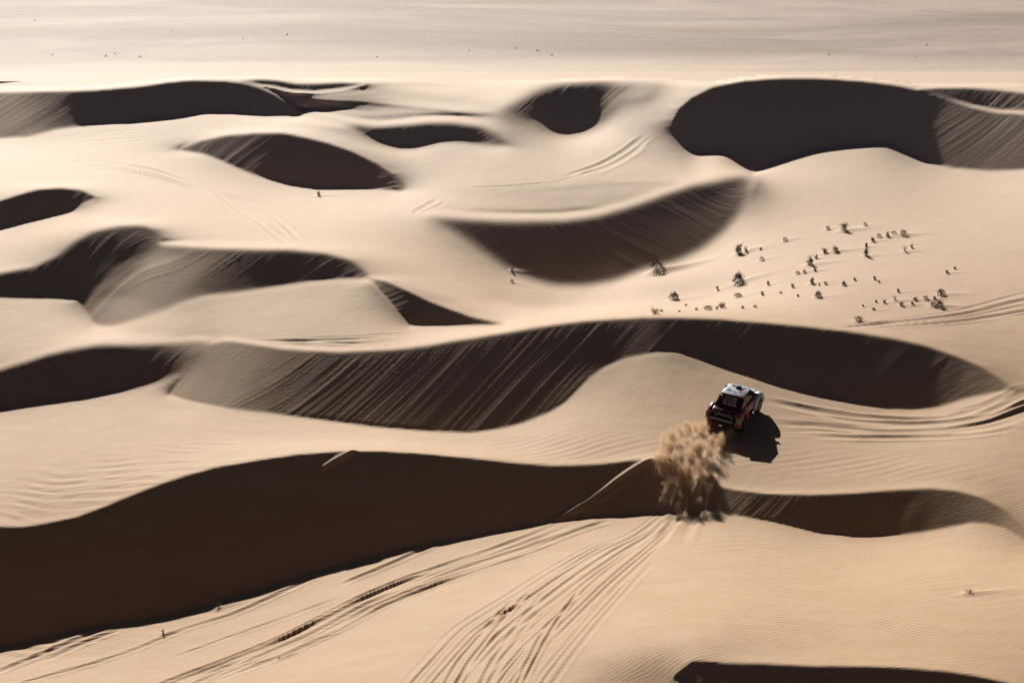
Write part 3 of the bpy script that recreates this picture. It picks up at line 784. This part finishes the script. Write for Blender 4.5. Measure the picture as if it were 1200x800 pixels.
# lower tail: dark recess, tubes, lettered strip, bumper
V, F = box(-.66, .66, -2.17, -2.08, .84, 1.12); obj('tail_recess', V, F, BLACK, car)
def tube(p, q, r, n=8):
    p, q = Vector(p), Vector(q); d = (q - p).normalized(); a = d.orthogonal().normalized(); b = d.cross(a)
    return loft([[e + (a * math.cos(6.2832 * k_ / n) + b * math.sin(6.2832 * k_ / n)) * r for k_ in range(n)] for e in (p, q)])
for (p, q) in [((-.55, -2.2, .86), (-.25, -2.2, 1.12)), ((.55, -2.2, .86), (.25, -2.2, 1.12)), ((-.3, -2.2, 1.0), (.3, -2.2, 1.0))]:
    V, F = tube(p, q, .028); obj('tail_tube', V, F, GREY, car, True)
V, F = box(-.86, .58, -2.32, -2.2, .62, .84); strip = add_bevel(obj('bumper', V, F, BLACK, car), .03)
VV_, FF_ = [], []; x = -.76
while x < .5:
    wl = RL.uniform(.10, .15); v_, f_ = box(x, x + wl, -2.335, -2.322, .665 + RL.uniform(0, .02), .80 + RL.uniform(-.02, .0))
    n0 = len(VV_); VV_ += list(v_); FF_ += [tuple(a + n0 for a in f) for f in f_]; x += wl + .035
obj('grey_lettering', VV_, FF_, GREY, strip)
V, F = box(-.76, .76, -2.16, -1.95, .30, .62); obj('skid_plate', V, F, BLACK, car)
# side windows, red rear quarters, doors and their prints
def side(sx_, y, t):
    # point on the cabin side: t 0 at the belt, 1 at the roof
    x = .80 - .14 * t; return Vector((sx_ * x, y, 1.24 + .56 * t))
for sx_ in (-1, 1):
    def plate(nm, y0, y1, y2, y3, t0, t1, mt, th=.02, par=car):
        a, b, c, d = side(sx_, y0, t0), side(sx_, y1, t0), side(sx_, y2, t1), side(sx_, y3, t1)
        if sx_ < 0: a, b, c, d = b, a, d, c
        V, F = quad_plate(a, b, c, d, th); return obj(nm, V, F, mt, par)
    plate('rear_quarter', -1.50, -.62, -.66, -.86, .06, .90, PRINT, .03)
    plate('quarter_print', -1.20, -.80, -.74, -.92, .14, .55, PINK, .04)
    plate('rear_side_window', -.56, -.02, -.04, -.58, .14, .90, GLASS, .02)
    plate('front_side_window', .04, .98, .38, .02, .14, .90, GLASS, .02)
    xo = sx_ * .925
    V, F = box(min(xo, xo - sx_ * .02), max(xo, xo - sx_ * .02), -.55, .62, .62, 1.17); door = add_bevel(obj('door', V, F, PRINT, car), .02, 1)
    V, F = box(min(xo, xo + sx_ * .012), max(xo, xo + sx_ * .012), .42, .54, 1.04, 1.08); obj('door_handle', V, F, BLACK, door)
    for (y0, y1, z0, z1, mt) in [(-.50, -.05, .92, 1.12, PINK), (-.30, .45, .70, .86, WHITE), (.08, .34, .92, 1.1, PINK), (-.52, -.36, .66, .84, PINK)]:
        V, F = box(min(xo, xo + sx_ * .010), max(xo, xo + sx_ * .010), y0, y1, z0, z1); obj('door_print', V, F, mt, door)
    V, F = box(min(sx_ * .80, sx_ * .97), max(sx_ * .80, sx_ * .97), -.80, .85, .40, .50); obj('side_step', V, F, BLACK, car)
    V, F = box(min(sx_ * .78, sx_ * 1.04), max(sx_ * .78, sx_ * 1.04), .82, .93, 1.30, 1.45); add_bevel(obj('wing_mirror', V, F, BLACK, car), .02)
V, F = quad_plate((.70, 1.26, 1.26), (-.70, 1.26, 1.26), (-.58, .47, 1.77), (.58, .47, 1.77), .02); obj('windscreen', V, F, GLASS, car)
V, F = loft([[(-.74, 1.25, 1.215), (.74, 1.25, 1.215), (.66, 2.05, 1.10), (-.66, 2.05, 1.10)], [(-.66, 1.28, 1.27), (.66, 1.28, 1.27), (.58, 1.98, 1.16), (-.58, 1.98, 1.16)]])
add_bevel(obj('bonnet', V, F, WHITE, car), .03)
V, F = box(-.62, .62, 2.2, 2.34, .55, .78); add_bevel(obj('front_bumper', V, F, BLACK, car), .03)
for sx_ in (-1, 1):
    V, F = box(min(sx_ * .40, sx_ * .64), max(sx_ * .40, sx_ * .64), 2.20, 2.29, .82, .94); obj('headlamp', V, F, WHITE, car)

def fender(sx_, yc, front):
    R0, n = .60, 12
    rings = []
    for k_ in range(n + 1):
        t = math.radians(-8 + 196 * k_ / n)
        c_, s_ = math.cos(t), math.sin(t)
        def pt(x, r): return (sx_ * x, yc + c_ * r * (1.08 if front else 1.05), .50 + s_ * r)
        rings.append([pt(.74, R0), pt(1.10, R0), pt(1.13, R0 + .05), pt(1.02, R0 + .15), pt(.74, R0 + .17)])
    V, F = loft(rings)
    o = obj('fender', V, F, WHITE if front else (PRINT if sx_ > 0 else RED), car, True)
    o['label'] = ('white ' if front else 'dark red ') + 'flared wheel arch'
    return o
for sx_ in (-1, 1):
    for yc, front in ((-1.45, False), (1.42, True)):
        fd = fender(sx_, yc, front)
        if not front:
            # rear face of the wheel arch carries a coloured print
            V, F = box(min(sx_ * .78, sx_ * 1.10), max(sx_ * .78, sx_ * 1.10), -2.24, -2.10, .70, 1.06)
            cp = add_bevel(obj('arch_corner', V, F, GREEN if sx_ > 0 else RED, car), .05)
            V, F = box(min(sx_ * .80, sx_ * 1.08), max(sx_ * .80, sx_ * 1.08), -2.20, -2.14, .50, .70); obj('corner_print', V, F, PINK if sx_ > 0 else BLACK, car)
            V, F = box(min(sx_ * .80, sx_ * 1.12), max(sx_ * .80, sx_ * 1.12), -2.06, -2.03, .14, .52); obj('mud_flap', V, F, BLACK, car)
        # wheel: tyre with lugs and rim
        wx = sx_ * .95
        prof = [(-.16, .28), (-.165, .40), (-.12, .455), (.12, .455), (.165, .40), (.16, .28)]
        n = 28; rings = []
        for k_ in range(n):
            t = 6.28318 * k_ / n; lug = .012 if k_ % 2 else -.006
            rings.append([(px_, math.cos(t) * (pr + (lug if pr > .45 else 0)), math.sin(t) * (pr + (lug if pr > .45 else 0))) for px_, pr in prof])
        rings.append(rings[0])
        V, F = loft(rings, cap=False)
        wh = bpy.data.objects.new('wheel', None); COL.objects.link(wh); wh.parent = car; wh.location = (wx, yc, .455)
        obj('tyre', V, F, TYRE, wh)
        rings = [[(px_, math.cos(6.28318 * k_ / 16) * pr, math.sin(6.28318 * k_ / 16) * pr) for k_ in range(16)] for px_, pr in ((-.14, .29), (-.15, .27), (0, .12), (sx_ * .02, .12), (.15, .27), (.14, .29))]
        V, F = loft(rings); obj('rim', V, F, RIM, wh)
# on the sand
cu, cv = 860, 487
cpos = world_at(cu, cv); yaw = math.radians(-25)
fw = Vector((-math.sin(yaw), math.cos(yaw), 0)); rt = Vector((math.cos(yaw), math.sin(yaw), 0))
cp = Vector(cpos)
zf, zr = z_at(*(cp + fw * 1.45).xy), z_at(*(cp - fw * 1.45).xy)
zl, zg = z_at(*(cp - rt * .95).xy), z_at(*(cp + rt * .95).xy)
fwd = Vector((fw.x * 2.9, fw.y * 2.9, zf - zr)).normalized(); rgt = Vector((rt.x * 1.9, rt.y * 1.9, zg - zl)).normalized()
upv = rgt.cross(fwd).normalized(); rgt = fwd.cross(upv)
Mx = (Matrix((rgt, fwd, upv)).transposed() * 1.17).to_4x4(); Mx.translation = Vector((cp.x, cp.y, (zf + zr + zl + zg) / 4 - .05))
car.matrix_world = Mx

# ------------------------------------------------------------------ sand and dust thrown up behind the car
PLUME = [(836,494,.25,.40),(830,496,.30,.45),(822,498,.42,.50),(813,500,.5,.52),(806,503,.65,.55),(796,507,.75,.62),(786,513,.8,.68),(779,522,.75,.66),(775,534,.65,.55),(777,548,.5,.48),
         (855,508,.22,.34),(849,512,.32,.40),(842,516,.42,.42),(836,517,.5,.46),(826,519,.65,.55),(816,525,.75,.62),(806,531,.8,.62),(833,530,.5,.42),(827,541,.55,.50),(816,547,.65,.60),(801,549,.65,.62),
         (789,540,.6,.55),(821,558,.45,.48),(806,565,.45,.52),(790,562,.4,.48),(781,572,.3,.42),(819,572,.35,.42),(803,580,.3,.42),(818,586,.25,.36),(778,587,.2,.34),(796,594,.2,.34),(812,598,.15,.3), (800,606,.15,.35), (788,612,.12,.32)]
blobs = []; thick = []
for (u, v, h, r) in PLUME:
    q = world_at(u, v + h * 16.5)
    blobs.append((Vector((q[0], q[1], q[2] + h)), r)); thick.append(1.0 if v < 528 else .75 if v < 545 else .5 if v < 570 else .32)
org = sum((b_[0] for b_ in blobs), Vector()) / len(blobs)
bm = bmesh.new()
for c, r in blobs:
    bmesh.ops.create_icosphere(bm, subdivisions=2, radius=r * 1.4, matrix=Matrix.Translation(c - org))
tmp = bpy.data.meshes.new('plume_tmp'); bm.to_mesh(tmp); bm.free()
to = bpy.data.objects.new('plume_tmp', tmp); COL.objects.link(to)
rm = to.modifiers.new('remesh', 'REMESH'); rm.mode = 'VOXEL'; rm.voxel_size = .14
hull = bpy.data.meshes.new_from_object(to.evaluated_get(bpy.context.evaluated_depsgraph_get()))
bpy.data.objects.remove(to); bpy.data.meshes.remove(tmp)
hull.name = 'dust_cloud'
dust = bpy.data.objects.new('dust_cloud', hull); COL.objects.link(dust); dust.location = org
dust['kind'] = 'stuff'; dust['label'] = 'tan cloud of sand and dust thrown up behind the rally car'
m = bpy.data.materials.new('dust'); m.use_nodes = True
nt = m.node_tree; nt.nodes.clear(); L = nt.links.new
out = nod(nt, 'ShaderNodeOutputMaterial'); pv = nod(nt, 'ShaderNodeVolumePrincipled')
pv.inputs['Color'].default_value = (.74, .52, .33, 1); pv.inputs['Anisotropy'].default_value = .15
L(pv.outputs[0], out.inputs['Volume'])
tc = nod(nt, 'ShaderNodeTexCoord')
wn_ = nod(nt, 'ShaderNodeTexNoise', i_Scale=.8, i_Detail=4.0); L(tc.outputs['Object'], wn_.inputs['Vector'])
ws = nod(nt, 'ShaderNodeVectorMath', operation='SUBTRACT'); ws.inputs[1].default_value = (.5, .5, .5); L(wn_.outputs['Color'], ws.inputs[0])
wa = nod(nt, 'ShaderNodeVectorMath', operation='MULTIPLY_ADD'); wa.inputs[1].default_value = (.8, .8, .9); L(ws.outputs[0], wa.inputs[0]); L(tc.outputs['Object'], wa.inputs[2])
acc = None
for (c, r), wg in zip(blobs, thick):
    d = nod(nt, 'ShaderNodeVectorMath', operation='DISTANCE'); L(wa.outputs[0], d.inputs[0]); d.inputs[1].default_value = c - org
    q = nod(nt, 'ShaderNodeMath', operation='MULTIPLY_ADD'); q.inputs[1].default_value = -wg / r; q.inputs[2].default_value = 1.1 * wg; L(d.outputs['Value'], q.inputs[0])
    if acc is None: acc = q
    else:
        mx = nod(nt, 'ShaderNodeMath', operation='MAXIMUM'); L(acc.outputs[0], mx.inputs[0]); L(q.outputs[0], mx.inputs[1]); acc = mx
mpd = nod(nt, 'ShaderNodeMapping'); mpd.inputs['Rotation'].default_value = (math.radians(-25), 0, math.radians(18)); mpd.inputs['Scale'].default_value = (1.2, .34, .9)
L(wa.outputs[0], mpd.inputs['Vector'])
nz = nod(nt, 'ShaderNodeTexNoise', i_Scale=1.55, i_Detail=4.0, i_Roughness=.55); L(mpd.outputs[0], nz.inputs['Vector'])
a1 = nod(nt, 'ShaderNodeMath', operation='MULTIPLY_ADD'); a1.inputs[1].default_value = 5.2; a1.inputs[2].default_value = -2.75; L(nz.outputs[0], a1.inputs[0])
cap = nod(nt, 'ShaderNodeMath', operation='MINIMUM'); cap.inputs[1].default_value = .55; L(acc.outputs[0], cap.inputs[0])
a2 = nod(nt, 'ShaderNodeMath', operation='ADD'); L(a1.outputs[0], a2.inputs[0]); L(cap.outputs[0], a2.inputs[1])
a3 = nod(nt, 'ShaderNodeMapRange', i_1=-.1, i_2=1.7); a3.inputs[4].default_value = 6.5; L(a2.outputs[0], a3.inputs[0])
gate = nod(nt, 'ShaderNodeMapRange', i_1=-.35, i_2=.55); L(acc.outputs[0], gate.inputs[0])
a4 = nod(nt, 'ShaderNodeMath', operation='MULTIPLY'); L(a3.outputs[0], a4.inputs[0]); L(gate.outputs[0], a4.inputs[1])
veil = nod(nt, 'ShaderNodeMapRange', i_1=.0, i_2=.8); veil.inputs[4].default_value = .40; L(acc.outputs[0], veil.inputs[0])
a5 = nod(nt, 'ShaderNodeMath', operation='ADD'); L(a4.outputs[0], a5.inputs[0]); L(veil.outputs[0], a5.inputs[1])
L(a5.outputs[0], pv.inputs['Density'])
hull.materials.clear(); hull.materials.append(m)
m.cycles.volume_step_rate = .25
